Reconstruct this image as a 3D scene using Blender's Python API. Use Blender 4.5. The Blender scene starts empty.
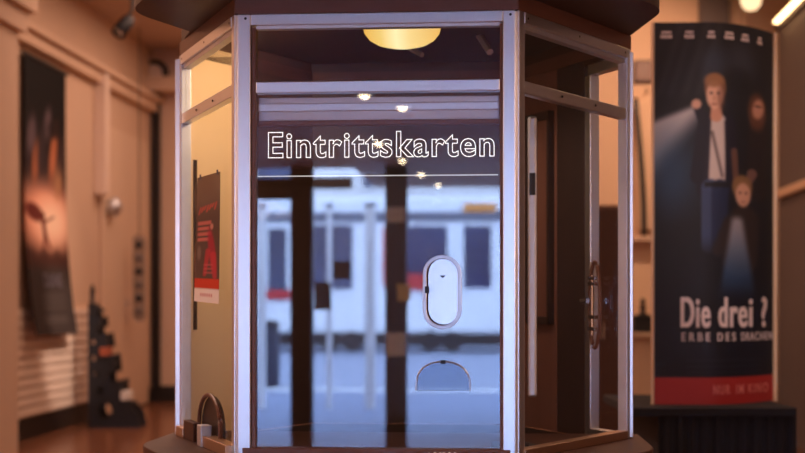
import bpy, bmesh, math, random
from mathutils import Vector, Matrix
random.seed(7)
D = bpy.data
SC = bpy.context.scene
COL = SC.collection
PI = math.pi

# ------------------------------------------------------------------ camera frame
FPX, CXP, HY = 1348.0, 402.5, 299.0
CAM = Vector((0.384, -4.217, 1.35))
YAW = math.radians(4.26)
FWD = Vector((-math.sin(YAW), math.cos(YAW), 0))
RGT = Vector((math.cos(YAW), math.sin(YAW), 0))

def ray(px, py):
    return FWD + RGT * ((px - CXP) / FPX) + Vector((0, 0, (HY - py) / FPX))

def at_z(px, py, Z):          # point of the photo at a depth
    return CAM + ray(px, py) * Z

def on_plane(px, py, p, n):   # point of the photo on a plane of the place
    d = ray(px, py)
    return CAM + d * ((Vector(p) - CAM).dot(n) / d.dot(n))

def on_front(px, py, y=0.0):
    return on_plane(px, py, (0, y, 0), Vector((0, 1, 0)))

def mirror(px, py, Y):        # what the front pane mirrors, at Y metres before it
    p = on_plane(px, py, (0, Y, 0), Vector((0, 1, 0)))
    return Vector((p.x, -p.y, p.z))

# ------------------------------------------------------------------ materials
def srgb(r, g, b):
    f = lambda c: ((c / 255 + .055) / 1.055) ** 2.4 if c > 10 else c / 255 / 12.92
    return (f(r), f(g), f(b), 1)

def mat(name, col, rough=.5, metal=0, noise=0.0, scale=8, bump=0, emit=0, stretch=(1, 1, 1), spec=.5):
    m = D.materials.new(name); m.use_nodes = True
    nt = m.node_tree; b = nt.nodes['Principled BSDF']
    b.inputs['Base Color'].default_value = col
    b.inputs['Roughness'].default_value = rough
    b.inputs['Metallic'].default_value = metal
    b.inputs['Specular IOR Level'].default_value = spec
    if emit:
        b.inputs['Emission Color'].default_value = col
        b.inputs['Emission Strength'].default_value = emit
    if noise or bump:
        tc = nt.nodes.new('ShaderNodeTexCoord')
        mp = nt.nodes.new('ShaderNodeMapping'); mp.inputs['Scale'].default_value = stretch
        nz = nt.nodes.new('ShaderNodeTexNoise'); nz.inputs['Scale'].default_value = scale
        nz.inputs['Detail'].default_value = 5
        nt.links.new(tc.outputs['Object'], mp.inputs[0]); nt.links.new(mp.outputs[0], nz.inputs[0])
        if noise:
            mx = nt.nodes.new('ShaderNodeMix'); mx.data_type = 'RGBA'
            mx.inputs[6].default_value = tuple(c * (1 - noise) for c in col[:3]) + (1,)
            mx.inputs[7].default_value = tuple(min(1, c * (1 + noise)) for c in col[:3]) + (1,)
            nt.links.new(nz.outputs[0], mx.inputs[0]); nt.links.new(mx.outputs[2], b.inputs['Base Color'])
        if bump:
            bp = nt.nodes.new('ShaderNodeBump'); bp.inputs['Strength'].default_value = bump
            bp.inputs['Distance'].default_value = .01
            nt.links.new(nz.outputs[0], bp.inputs['Height']); nt.links.new(bp.outputs[0], b.inputs['Normal'])
    return m

def glass(name, refl, tint=(1, 1, 1, 1), rough=0.0):
    m = D.materials.new(name); m.use_nodes = True
    nt = m.node_tree; nt.nodes.clear()
    o = nt.nodes.new('ShaderNodeOutputMaterial'); mx = nt.nodes.new('ShaderNodeMixShader')
    t = nt.nodes.new('ShaderNodeBsdfTransparent'); g = nt.nodes.new('ShaderNodeBsdfGlossy')
    t.inputs[0].default_value = tint; g.inputs['Roughness'].default_value = rough
    g.inputs[0].default_value = (1, 1, 1, 1)
    mx.inputs[0].default_value = refl
    nt.links.new(t.outputs[0], mx.inputs[1]); nt.links.new(g.outputs[0], mx.inputs[2])
    nt.links.new(mx.outputs[0], o.inputs[0])
    return m

def vcol_mat(name, rough=.5):
    m = D.materials.new(name); m.use_nodes = True
    nt = m.node_tree; b = nt.nodes['Principled BSDF']
    a = nt.nodes.new('ShaderNodeVertexColor'); a.layer_name = 'print'
    nt.links.new(a.outputs[0], b.inputs['Base Color']); b.inputs['Roughness'].default_value = rough
    return m

def emis(name, col, s):
    m = D.materials.new(name); m.use_nodes = True
    nt = m.node_tree; nt.nodes.clear()
    o = nt.nodes.new('ShaderNodeOutputMaterial'); e = nt.nodes.new('ShaderNodeEmission')
    e.inputs[0].default_value = col; e.inputs[1].default_value = s
    nt.links.new(e.outputs[0], o.inputs[0])
    return m

M = {}
M['alu'] = mat('brushed_aluminium', (.775, .775, .78, 1), .31, 1, .06, 40, 0, stretch=(30, 30, .6))
M['alu_dull'] = mat('dull_aluminium', (.62, .62, .64, 1), .5, 1, .08, 20)
M['wood'] = mat('dark_varnished_wood', srgb(72, 44, 32), .5, 0, .35, 5, .05, stretch=(1, 1, 14), spec=.25)
M['wood_red'] = mat('reddish_wood', srgb(98, 60, 42), .4, 0, .3, 5, .05, stretch=(2, 2, 10))
M['soffit'] = mat('dark_soffit_wood', srgb(62, 40, 27), .5, 0, .4, 4, .05)
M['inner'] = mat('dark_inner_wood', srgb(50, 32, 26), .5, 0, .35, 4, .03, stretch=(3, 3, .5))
M['desk'] = mat('matt_dark_desk', srgb(38, 26, 22), .8, 0, .3, 4, spec=.15)
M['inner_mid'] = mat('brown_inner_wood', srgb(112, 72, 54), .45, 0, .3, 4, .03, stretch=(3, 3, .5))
M['cream'] = mat('cream_paint', srgb(226, 194, 150), .7, 0, .05, 3)
M['black'] = mat('black_plastic', srgb(20, 20, 24), .45)
M['steel'] = mat('polished_steel', (.8, .8, .82, 1), .18, 1)
M['white_plastic'] = mat('frosted_plate', (.70, .70, .72, 1), .24, .85)
M['pane'] = glass('front_glass', .115)
M['side_pane'] = glass('side_glass', .035)
M['upper'] = glass('upper_glass', .05)
M['door_pane'] = glass('door_glass', .03)
M['plate'] = glass('engraved_acrylic', .03, (.93, .93, .93, 1))
M['flap'] = glass('acrylic_flap', .10, (.45, .52, .7, 1))
M['rim'] = mat('clear_rim', (.55, .58, .62, 1), .28, .6)
M['neon'] = emis('lit_engraving', (1.0, .93, .86, 1), 1.7)
M['lit_edge'] = emis('lit_plate_edge', (1.0, .93, .88, 1), .75)
M['dome'] = emis('lamp_dome', (1.0, .66, .20, 1), 1.25)
M['wall'] = mat('warm_plaster', srgb(214, 184, 158), .85, 0, .05, 2, .03)
M['wall_beige'] = mat('beige_plaster', srgb(224, 190, 158), .85, 0, .05, 2, .03)
M['wall_brown'] = mat('taupe_wall', srgb(104, 92, 88), .8, 0, .08, 2, .03)
M['ceil'] = mat('ceiling_paint', srgb(198, 172, 150), .9, 0, .04, 2)
M['ceil_dark'] = mat('dark_wood_ceiling', srgb(160, 104, 72), .6, 0, .3, 2, stretch=(1, 8, 1))
M['door_paint'] = mat('door_paint', srgb(220, 192, 166), .6, 0, .04, 2)
M['floor'] = mat('brown_stone_floor', srgb(128, 82, 58), .22, 0, .25, 1.5)
M['base'] = mat('black_skirting', srgb(34, 26, 24), .5)
M['clad'] = mat('white_boards', srgb(236, 214, 196), .4, 0, .04, 3)
M['standblack'] = mat('matte_black_board', srgb(26, 26, 32), .6)
M['cloth'] = mat('black_cloth', srgb(18, 18, 26), .85, 0, .2, 30)
M['red'] = mat('red_print', srgb(170, 40, 34), .5)
M['print'] = vcol_mat('printed_paper', .75)
M['print'].node_tree.nodes['Principled BSDF'].inputs['Specular IOR Level'].default_value = .15
M['print_gloss'] = vcol_mat('printed_laminate', .65)
M['ink'] = mat('pale_ink', srgb(226, 206, 202), .6)
M['ink_dark'] = mat('grey_ink', srgb(92, 86, 96), .6)
M['ink_red'] = mat('coral_ink', srgb(222, 122, 112), .6)
M['paper'] = mat('white_paper', srgb(236, 232, 226), .7)
M['yellow'] = mat('yellow_notice', srgb(240, 220, 140), .6)
M['orange'] = mat('orange_card', srgb(160, 78, 48), .6)
M['cove'] = emis('cove_light', (1.0, .62, .28, 1), 7.0)
M['globe'] = emis('lamp_globe', (1.0, .66, .36, 1), 1.6)
M['spotglow'] = emis('spot_glow', (1.0, .78, .50, 1), 16.0)
M['pave'] = mat('pale_paving', srgb(118, 130, 158), .7, 0, .3, .9, stretch=(.5, 1.6, 1))
M['asphalt'] = mat('asphalt', srgb(140, 148, 168), .8, 0, .15, .5)
M['kerb'] = mat('pale_kerb', srgb(226, 226, 226), .8)
M['tram'] = mat('tram_white', srgb(236, 236, 236), .4)
M['tram_grey'] = mat('tram_grey', srgb(96, 102, 116), .5)
M['tram_glass'] = mat('tram_window', srgb(44, 54, 86), .15, 0, .8, .8)
M['tram_red'] = mat('tram_red', srgb(190, 40, 44), .5)
M['amber'] = emis('amber_display', (1.0, .55, .22, 1), 2.0)
M['facade'] = mat('pale_facade', srgb(222, 218, 212), .85, 0, .06, .4)
M['rubber'] = mat('rubber', srgb(24, 24, 26), .7)
M['binblue'] = mat('dark_bin', srgb(40, 48, 66), .5)
M['doorwood'] = mat('black_brown_door', srgb(38, 25, 19), .6)
M['skirt'] = mat('grey_coat', srgb(150, 128, 112), .8)
M['brass'] = mat('brass_strip', (.62, .40, .26, 1), .35, 1)

# ------------------------------------------------------------------ mesh helpers
def link(name, bm, m, parent=None, smooth=False, bevel=0):
    me = D.meshes.new(name)
    bmesh.ops.recalc_face_normals(bm, faces=bm.faces)
    bm.to_mesh(me); bm.free()
    o = D.objects.new(name, me); COL.objects.link(o)
    if m is not None: me.materials.append(m)
    if smooth:
        for p in me.polygons: p.use_smooth = True
    if bevel:
        md = o.modifiers.new('bevel', 'BEVEL'); md.width = bevel; md.segments = 2
        md.limit_method = 'ANGLE'; md.angle_limit = .7
    if parent is not None:
        o.parent = parent
        o.matrix_parent_inverse = Matrix.Translation(-Vector(parent.location))
    return o

def empty(name, loc):
    o = D.objects.new(name, None); COL.objects.link(o); o.location = loc
    o.empty_display_size = .1
    return o

def tag(o, label=None, cat=None, group=None, kind=None):
    if label: o['label'] = label
    if cat: o['category'] = cat
    if group: o['group'] = group
    if kind: o['kind'] = kind
    return o

def thing(name, label, cat, loc=(0, 0, 0), group=None):
    return tag(empty(name, loc), label, cat, group)

def struct(name, bm, m, parent=None, **k):
    o = link(name, bm, m, parent, **k)
    if parent is None: o['kind'] = 'structure'
    return o

def hexa(bm, pts):            # eight corners: bottom four, top four
    v = [bm.verts.new(p) for p in pts]
    for f in ((3, 2, 1, 0), (4, 5, 6, 7), (0, 1, 5, 4), (1, 2, 6, 5), (2, 3, 7, 6), (3, 0, 4, 7)):
        bm.faces.new([v[i] for i in f])

def box(bm, x0, x1, y0, y1, z0, z1):
    hexa(bm, [(x0, y0, z0), (x1, y0, z0), (x1, y1, z0), (x0, y1, z0), (x0, y0, z1), (x1, y0, z1), (x1, y1, z1), (x0, y1, z1)])
    return bm

def B(*a):
    return box(bmesh.new(), *a)

def obox(bm, o, u, n, w, u0, u1, n0, n1, w0, w1):   # a box in a frame of its own
    P = lambda a, b, c: o + u * a + n * b + w * c
    hexa(bm, [P(u0, n0, w0), P(u1, n0, w0), P(u1, n1, w0), P(u0, n1, w0), P(u0, n0, w1), P(u1, n0, w1), P(u1, n1, w1), P(u0, n1, w1)])
    return bm

def prism(bm, poly, z0, z1):  # plan polygon stood up
    a = [bm.verts.new((x, y, z0)) for x, y in poly]; b = [bm.verts.new((x, y, z1)) for x, y in poly]
    n = len(poly)
    bm.faces.new(a[::-1]); bm.faces.new(b)
    for i in range(n):
        bm.faces.new((a[i], a[(i + 1) % n], b[(i + 1) % n], b[i]))
    return bm

def tube(bm, pts, r, seg=8, closed=False):
    pts = [Vector(p) for p in pts]; n = len(pts); rings = []
    for i, p in enumerate(pts):
        a = pts[(i - 1) % n] if closed or i else p
        b = pts[(i + 1) % n] if closed or i < n - 1 else p
        t = (b - a).normalized()
        up = Vector((0, 0, 1)) if abs(t.z) < .9 else Vector((0, 1, 0))
        s = t.cross(up).normalized(); q = s.cross(t)
        rr = r[i] if isinstance(r, (list, tuple)) else r
        rings.append([bm.verts.new(p + s * math.cos(2 * PI * k / seg) * rr + q * math.sin(2 * PI * k / seg) * rr) for k in range(seg)])
    for i in range(n if closed else n - 1):
        A, C = rings[i], rings[(i + 1) % n]
        for k in range(seg):
            bm.faces.new((A[k], A[(k + 1) % seg], C[(k + 1) % seg], C[k]))
    if not closed:
        bm.faces.new(rings[0][::-1]); bm.faces.new(rings[-1])
    return bm

def lathe(bm, prof, c, seg=32, axis=None):
    ax = (axis or Vector((0, 0, 1))).normalized()
    t = Vector((1, 0, 0)) if abs(ax.x) < .9 else Vector((0, 1, 0))
    s = ax.cross(t).normalized(); q = ax.cross(s); c = Vector(c); rings = []
    for r, h in prof:
        if r < 1e-6: rings.append([bm.verts.new(c + ax * h)])
        else: rings.append([bm.verts.new(c + ax * h + s * math.cos(2 * PI * k / seg) * r + q * math.sin(2 * PI * k / seg) * r) for k in range(seg)])
    for a, b in zip(rings, rings[1:]):
        for k in range(seg):
            l = (k + 1) % seg
            if len(a) == 1 and len(b) > 1: bm.faces.new((a[0], b[l], b[k]))
            elif len(b) == 1 and len(a) > 1: bm.faces.new((a[k], a[l], b[0]))
            elif len(a) > 1: bm.faces.new((a[k], a[l], b[l], b[k]))
    return bm

def plate(bm, outline, holes, o, u, n, w, t):    # flat plate with holes, thickness t along n
    edges = []
    for loop in [outline] + holes:
        vs = [bm.verts.new(o + u * a + w * b) for a, b in loop]
        for i in range(len(vs)): edges.append(bm.edges.new((vs[i], vs[(i + 1) % len(vs)])))
    r = bmesh.ops.triangle_fill(bm, edges=edges, use_beauty=True)
    fs = [f for f in r['geom'] if isinstance(f, bmesh.types.BMFace)]
    e = bmesh.ops.extrude_face_region(bm, geom=fs)
    bmesh.ops.translate(bm, verts=[v for v in e['geom'] if isinstance(v, bmesh.types.BMVert)], vec=n * t)
    return bm

def capsule(cx, cz, hw, hh, n=10):               # vertical stadium outline
    pts = []
    for k in range(n + 1):
        a = PI * k / n; pts.append((cx + hw * math.cos(a), cz + (hh - hw) + hw * math.sin(a)))
    for k in range(n + 1):
        a = PI + PI * k / n; pts.append((cx + hw * math.cos(a), cz - (hh - hw) + hw * math.sin(a)))
    return pts

def ellipse(cx, cz, rx, rz, n=20):
    return [(cx + rx * math.cos(2 * PI * k / n), cz + rz * math.sin(2 * PI * k / n)) for k in range(n)]

def text_mesh(s, size=1, offset=0, spacing=1, outline=0, condense=1):
    cu = D.curves.new('t', 'FONT'); cu.body = s; cu.size = size; cu.offset = offset
    cu.space_character = spacing; cu.resolution_u = 6
    if outline:
        cu.fill_mode = 'NONE'; cu.bevel_depth = outline; cu.bevel_resolution = 1
    o = D.objects.new('t', cu); COL.objects.link(o)
    bpy.context.view_layer.update()
    me = D.meshes.new_from_object(o.evaluated_get(bpy.context.evaluated_depsgraph_get()))
    D.objects.remove(o); D.curves.remove(cu)
    return me

def text_part(name, s, fn, m, parent, x0, x1, z0, z1, bold=0, **k):   # fits text into a rectangle, fn(a, b, c) -> point
    me = text_mesh(s, **k)
    xs = [v.co.x for v in me.vertices]; ys = [v.co.y for v in me.vertices]
    ax, bx, ay, by = min(xs), max(xs), min(ys), max(ys)
    sx, sy = (x1 - x0) / (bx - ax), (z1 - z0) / (by - ay)
    bm = bmesh.new(); bm.from_mesh(me)
    if bold:
        for q_ in range(1, 4):
            n0_ = len(bm.verts); bm.from_mesh(me); bm.verts.ensure_lookup_table()
            for v in bm.verts[n0_:]: v.co.x += bold * q_ / 3; v.co.z += .0006 * q_
        bx += bold; sx = (x1 - x0) / (bx - ax)
    D.meshes.remove(me)
    for v in bm.verts:
        v.co = fn(x0 + (v.co.x - ax) * sx, z0 + (v.co.y - ay) * sy, v.co.z * (sx + sy) / 2)
    me2 = D.meshes.new(name); bm.to_mesh(me2); bm.free()
    o = D.objects.new(name, me2); COL.objects.link(o); me2.materials.append(m)
    o.parent = parent
    if parent is not None: o.matrix_parent_inverse = Matrix.Translation(-Vector(parent.location))
    return o

def printed(name, fn, paint, nu, nv, m, parent, thick, nrm):    # sheet of paper with a painted front; fn(u, v) -> point
    bm = bmesh.new(); lay = bm.loops.layers.color.new('print')
    g = [[bm.verts.new(fn(i / nu, j / nv)) for i in range(nu + 1)] for j in range(nv + 1)]
    cols = {}
    for j in range(nv + 1):
        for i in range(nu + 1):
            c = paint(i / nu, j / nv)
            cols[g[j][i]] = tuple(max(0, min(255, x)) / 255 for x in c) + (1,)
    for j in range(nv):
        for i in range(nu):
            f = bm.faces.new((g[j][i], g[j][i + 1], g[j + 1][i + 1], g[j + 1][i]))
            for l in f.loops: l[lay] = cols[l.vert]
    # back and rim
    e = bmesh.ops.extrude_face_region(bm, geom=list(bm.faces))
    # extruded copies become the front; originals are pushed back
    new = {v for v in e['geom'] if isinstance(v, bmesh.types.BMVert)}
    for v in bm.verts:
        if v not in new: v.co -= Vector(nrm) * thick
    me = D.meshes.new(name); bmesh.ops.recalc_face_normals(bm, faces=bm.faces); bm.to_mesh(me); bm.free()
    for p in me.polygons: p.use_smooth = False
    o = D.objects.new(name, me); COL.objects.link(o); me.materials.append(m)
    if parent is not None:
        o.parent = parent; o.matrix_parent_inverse = Matrix.Translation(-Vector(parent.location))
    return o

# painting helpers for the printed things
def lerp(a, b, t): return tuple(x + (y - x) * t for x, y in zip(a, b))
def sm(a, b, x):
    t = max(0, min(1, (x - a) / (b - a))); return t * t * (3 - 2 * t)
def ell(x, y, cx, cy, rx, ry, soft=.25, rot=0):
    dx, dy = x - cx, y - cy
    if rot: dx, dy = dx * math.cos(rot) + dy * math.sin(rot), -dx * math.sin(rot) + dy * math.cos(rot)
    d = math.sqrt((dx / rx) ** 2 + (dy / ry) ** 2); return 1 - sm(1 - soft, 1 + soft, d)
def seg(x, y, ax, ay, bx, by, r0, r1, soft=1.0):
    vx, vy = bx - ax, by - ay; L = vx * vx + vy * vy
    t = max(0, min(1, ((x - ax) * vx + (y - ay) * vy) / L))
    d = math.hypot(x - ax - vx * t, y - ay - vy * t); r = r0 + (r1 - r0) * t
    return 1 - sm(r - soft, r + soft, d)
def rect(x, y, x0, x1, y0, y1, s=.6):
    return sm(x0 - s, x0 + s, x) * (1 - sm(x1 - s, x1 + s, x)) * sm(y0 - s, y0 + s, y) * (1 - sm(y1 - s, y1 + s, y))

Zv = Vector((0, 0, 1))
# ================================================================== SETTING
LW, RW, BW = -4.2, 3.05, 13.1        # left wall, right wall, back wall
HC, HP = 4.6, 2.55                   # foyer and passage ceilings
FRONT = -10.2
struct('floor', B(LW - .3, 4.8, -8.0, BW + .3, -.2, 0), M['floor'])
struct('wall_left', B(LW - .25, LW, FRONT, BW, 0, HC), M['wall'])
struct('wall_back', B(LW - .25, .9, BW, BW + .25, 0, HC), M['wall'])
struct('wall_rear_right', B(.9, 4.8, 10.1, 10.35, 0, HC), M['wall_beige'])
struct('wall_rear_return', B(.9, 1.1, 10.35, BW + .25, 0, HC), M['wall_beige'])
struct('wall_right', B(RW, RW + .25, FRONT, 9.1, 0, 3.95), M['wall_brown'])
struct('trim_1', B(RW - .03, RW + .27, -.6, 9.12, 3.95, 4.01), M['wall_brown'])
struct('wall_far_right', B(4.6, 4.8, -.6, 10.1, 0, HC), M['wall_beige'])
struct('wall_right_soffit', B(RW + .25, 4.6, -.6, 9.1, 3.85, 3.95), M['wall_brown'])
struct('ceiling', B(LW - .25, 4.8, -.6, BW + .25, HC, HC + .15), M['ceil'])
struct('ceiling_passage', B(LW - .25, RW + .25, -8.05, -.6, HP, HP + .15), M['ceil_dark'])
struct('ceiling_arcade', B(on_front(352, 180, 7.9).x, RW + .25, FRONT, -8.05, HP, HP + .15), M['ceil_dark'])
struct('wall_bulkhead', B(LW - .25, 4.8, -.75, -.6, HP + .15, HC + .15), M['wall_brown'])
# left wall cornice, skirting, boards
bm = B(LW, LW + .10, 6.9, BW, 3.78, 3.9); box(bm, LW, LW + .16, 6.9, BW, 3.9, 3.96)
struct('trim_2', bm, M['wall'])
struct('baseboard_left', B(LW, LW + .03, FRONT, BW, 0, .2), M['base'])
struct('baseboard_back', B(LW + .03, .9, BW - .03, BW, 0, .22), M['base'])
struct('baseboard_rear_right', B(.9, 4.6, 10.07, 10.1, 0, .2), M['base'])
bm = bmesh.new()
for k in range(11):
    z = .22 + k * .095
    box(bm, LW, LW + .035, 6.95, 10.6, z, z + .078)
struct('trim_3', bm, M['clad'], bevel=.008)
# pillar at the left edge with its capital
bm = B(LW, -3.72, 6.35, 6.95, 0, 3.62); box(bm, LW, -3.66, 6.28, 7.02, 3.62, 3.8); box(bm, LW, -3.60, 6.2, 7.1, 3.8, HC)
struct('wall_pillar', bm, M['wall'])
# back wall beam and a black strip painting in the shaded gap beside the corner
struct('trim_4', B(LW, .9, BW - .35, BW, 4.02, 4.2), M['wall'])
struct('trim_gap_shade', B(LW + .02, LW + .13, BW - .06, BW, .22, 4.02), M['base'])
# left wall double door
def wl(px, py): return on_plane(px, py, (LW, 0, 0), Vector((1, 0, 0)))
ya, yb = wl(99, 200).y, min(wl(147, 200).y, BW - .3)
bm = B(LW, LW + .05, ya, yb, .02, 3.35)
dr = struct('door_1', bm, M['door_paint'], bevel=.01)
bm = bmesh.new(); box(bm, LW, LW + .14, ya - .2, ya - .04, wl(97, 195).z, wl(97, 75).z)
struct('trim_6', bm, M['clad'], bevel=.01)
hp = wl(123, 311)
bm = tube(bmesh.new(), [(LW + .05, hp.y, hp.z + .1), (LW + .13, hp.y, hp.z + .1), (LW + .13, hp.y - .16, hp.z + .1)], .018)
box(bm, LW + .05, LW + .06, hp.y - .04, hp.y + .04, hp.z - .14, hp.z + .18)
link('door_handle', bm, M['steel'], dr)

# ------------------------------------------------------------------ things along the left wall
# banner
def paint_banner(u, v):
    X, Y = u * 50, (1 - v) * 285          # photo-like units, Y downwards
    c = lerp((12, 10, 12), (26, 18, 18), sm(0, 120, Y))
    c = lerp(c, (240, 168, 138), .97 * ell(X, Y, 26, 162, 38, 40, .6))
    c = lerp(c, (255, 224, 196), .9 * ell(X, Y, 31, 166, 18, 22, .8))
    c = lerp(c, (48, 36, 40), .7 * (1 - sm(100, 140, Y)) * sm(88, 100, Y))
    for (hx, hy, rx, ry, col) in ((8, 78, 5, 20, (104, 88, 96)), (13, 104, 4, 22, (176, 104, 70)), (27, 62, 4, 18, (112, 96, 104)),
                                  (34, 92, 4, 30, (206, 124, 84)), (40, 118, 5, 20, (176, 128, 92)), (20, 88, 5, 26, (52, 42, 46)), (44, 90, 4, 22, (66, 48, 46))):
        c = lerp(c, col, .85 * ell(X, Y, hx, hy, rx, ry, .5, .1))
    c = lerp(c, (30, 20, 22), .9 * ell(X, Y, 34, 66, 6, 9, .5))
    # small winged figure before the glow
    for s in (seg(X, Y, 20, 165, 22, 182, 2.2, 2), seg(X, Y, 22, 180, 19, 198, 1.6, 1), seg(X, Y, 22, 180, 27, 194, 1.6, 1), ell(X, Y, 10, 158, 11, 8, .3, .7),
              seg(X, Y, 20, 168, 33, 160, 1.2, .8), ell(X, Y, 20, 160, 2.4, 3, .3)):
        c = lerp(c, (86, 30, 26), .9 * s)
    c = lerp(c, (74, 46, 40), .9 * sm(192, 206, Y + 3 * math.sin(X * .4)))
    c = lerp(c, (56, 48, 46), sm(206, 222, Y))
    for (yy, a) in ((244, .4), (250, .4), (256, .35), (266, .6), (271, .6)):
        c = lerp(c, (120, 112, 108), a * rect(X, Y, 10, 40, yy, yy + 2.4) * (.5 + .5 * math.sin(X * 2.1)))
    return c
by0, by1 = wl(19, 60).y, wl(61, 60).y
BZ0, BZ1 = 1.0, 3.68
def banner_pt(u, v):
    out = .05 + .13 * (1 - v) ** 4
    return Vector((LW + out, by0 + (by1 - by0) * u, BZ0 + (BZ1 - BZ0) * v))
t = thing('film_banner', 'tall film banner with fiery orange desert glow hanging on the left wall', 'poster', (LW + .1, (by0 + by1) / 2, 1.0))
printed('printed_sheet', banner_pt, paint_banner, 40, 150, M['print'], t, .012, (1, 0, 0))
bmr = tube(bmesh.new(), [(LW + .05, by0 - .04, BZ1 + .01), (LW + .05, by1 + .04, BZ1 + .01)], .02)
link('hanging_rod', bmr, M['black'], t)
text_part('title_lettering', 'DUNE', lambda a, b, c: banner_pt(a, b) + Vector((.012, 0, 0)), M['ink_dark'], t, .30, .74, .175, .225, offset=.01)

# stepped black stand with round holes
base = at_z(88, 428, 14.1); sc = 14.1 / FPX
S = lambda px, py: ((px - 88) * sc, (428 - py) * sc)
o0 = Vector((base.x, base.y, 0)); k0 = 428 - 0
outl = [S(88, 428), S(141, 428), S(137, 413), S(129, 404), S(124, 402), S(121, 396), S(122, 380), S(109, 383), S(109, 374), S(115, 372), S(113, 354), S(102, 358), S(101, 349), S(108, 347), S(106, 333),
        S(97, 336), S(97, 328), S(101, 326), S(100, 316), S(95, 318), S(98, 310), S(97, 303), S(93, 304), S(94, 290), S(92, 284), S(90, 290), S(90, 303), S(88, 304)]
holes = [ellipse(*S(105, 411), 7 * sc, 8 * sc), ellipse(*S(101, 391), 3.5 * sc, 4.5 * sc), ellipse(*S(96, 374), 3 * sc, 3 * sc), ellipse(*S(94, 358), 2.4 * sc, 3 * sc), ellipse(*S(93, 342), 2 * sc, 2.6 * sc)]
t = thing('display_stand', 'black stepped triangular stand with round holes on the floor by the left wall', 'stand', (base.x, base.y, 0))
link('side_board', plate(bmesh.new(), outl, holes, o0, RGT, FWD, Zv, .05), M['standblack'], t)
outb = outl[:20] + [S(94, 306), S(88, 306)]
link('side_board', plate(bmesh.new(), outb, holes, o0 + FWD * .32, RGT, FWD, Zv, .05), M['standblack'], t)
for k, (px, py, w, m) in enumerate(((108, 366, 9, 'standblack'), (116, 386, 10, 'standblack'), (101, 343, 8, 'standblack'), (95, 312, 6, 'standblack'), (126, 406, 12, 'standblack'))):
    a, b = S(px, py)
    bm = bmesh.new(); obox(bm, o0, RGT, FWD, Zv, a - w / 2 * sc, a + w / 2 * sc, .05, .32, b, b + .03)
    link('shelf', bm, M[m], t)
for k, (px, py, mm, lab) in enumerate(((103, 354, 'orange', 'small orange card lying on the upper shelf of the black stepped stand'), (124, 398, 'paper', 'small pale card lying on the lowest step of the black stand'))):
    a, b = S(px, py)
    bm = bmesh.new(); obox(bm, o0, RGT, FWD, Zv, a - .03, a + .06, -.03, .2, b - .02, b + .07)
    tag(link('flyer', bm, M[mm], bevel=.004), lab, 'flyer')

# round fitting on the left wall
p = wl(104, 207)
t = thing('wall_speaker', 'small round grey fitting mounted high on the left wall beside the door', 'speaker', (LW, p.y, p.z))
link('back_plate', B(LW, LW + .03, p.y - .1, p.y + .9, p.z - .2, p.z + .12), M['wall'], t, bevel=.01)
link('knob', lathe(bmesh.new(), [(0, 0), (.07, .0), (.11, .06), (.11, .12), (.06, .17), (0, .18)], (LW + .03, p.y, p.z), 20, Vector((1, 0, 0))), M['alu_dull'], t, True)
# narrow plaque hanging on the back part
p = on_plane(139, 278, (0, 11.6, 0), Vector((0, 1, 0)))
bm = plate(bmesh.new(), capsule(0, 0, .075, .52), [], Vector((p.x, 11.6, p.z)), RGT, FWD, Zv, .03)
t = thing('wall_plaque', 'long narrow dark plaque with rounded ends hanging beside the rear door', 'plaque', (p.x, 11.6, p.z - .5))
link('board', bm, M['skirt'], t)
for k in range(6):
    bm = lathe(bmesh.new(), [(0, 0), (.035, 0), (.045, -.012), (0, -.03)], (p.x, 11.6, p.z - .4 + k * .16), 12, FWD)
    link('boss', bm, M['standblack'] if k % 2 else M['wall_brown'], t)
bm = tube(bmesh.new(), [(p.x, 11.615, p.z + .5), (p.x, 11.615, HC)], .006)
link('cord', bm, M['black'], t)
# round lamp high on the back wall
p = on_plane(153, 73, (0, BW - .1, 0), Vector((0, 1, 0)))
t = thing('wall_clock', 'round pale disc with dark rim high on the back wall above the beam', 'clock', (p.x, BW, p.z))
link('rim', lathe(bmesh.new(), [(0, 0), (.17, 0), (.19, -.03), (.17, -.08), (.125, -.09), (.125, -.06), (0, -.06)], (p.x, BW, p.z), 28, Vector((0, 1, 0))), M['standblack'], t, True)
link('face', lathe(bmesh.new(), [(0, -.075), (.12, -.075), (.12, -.06), (0, -.06)], (p.x, BW, p.z), 28, Vector((0, 1, 0))), M['clad'], t)
# ceiling spotlight
p = at_z(123, 27, 13.6)
t = thing('ceiling_spotlight', 'small black cylindrical spotlight hanging from the ceiling at upper left', 'spotlight', (p.x + .05, p.y, HC))
ax = Vector((-.35, -.55, -.75)).normalized()
link('stem', tube(bmesh.new(), [(p.x + .07, p.y + .1, HC), (p.x + .07, p.y + .1, p.z + .2), (p.x + .03, p.y + .05, p.z + .1)], .022), M['black'], t)
link('housing', lathe(bmesh.new(), [(0, -.14), (.05, -.14), (.065, -.1), (.075, .1), (.068, .1), (.06, .07), (0, .07)], p, 20, ax), M['standblack'], t, True)
link('lens', lathe(bmesh.new(), [(0, .075), (.058, .075), (.05, .085), (0, .09)], p, 20, ax), M['steel'], t, True)

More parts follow.
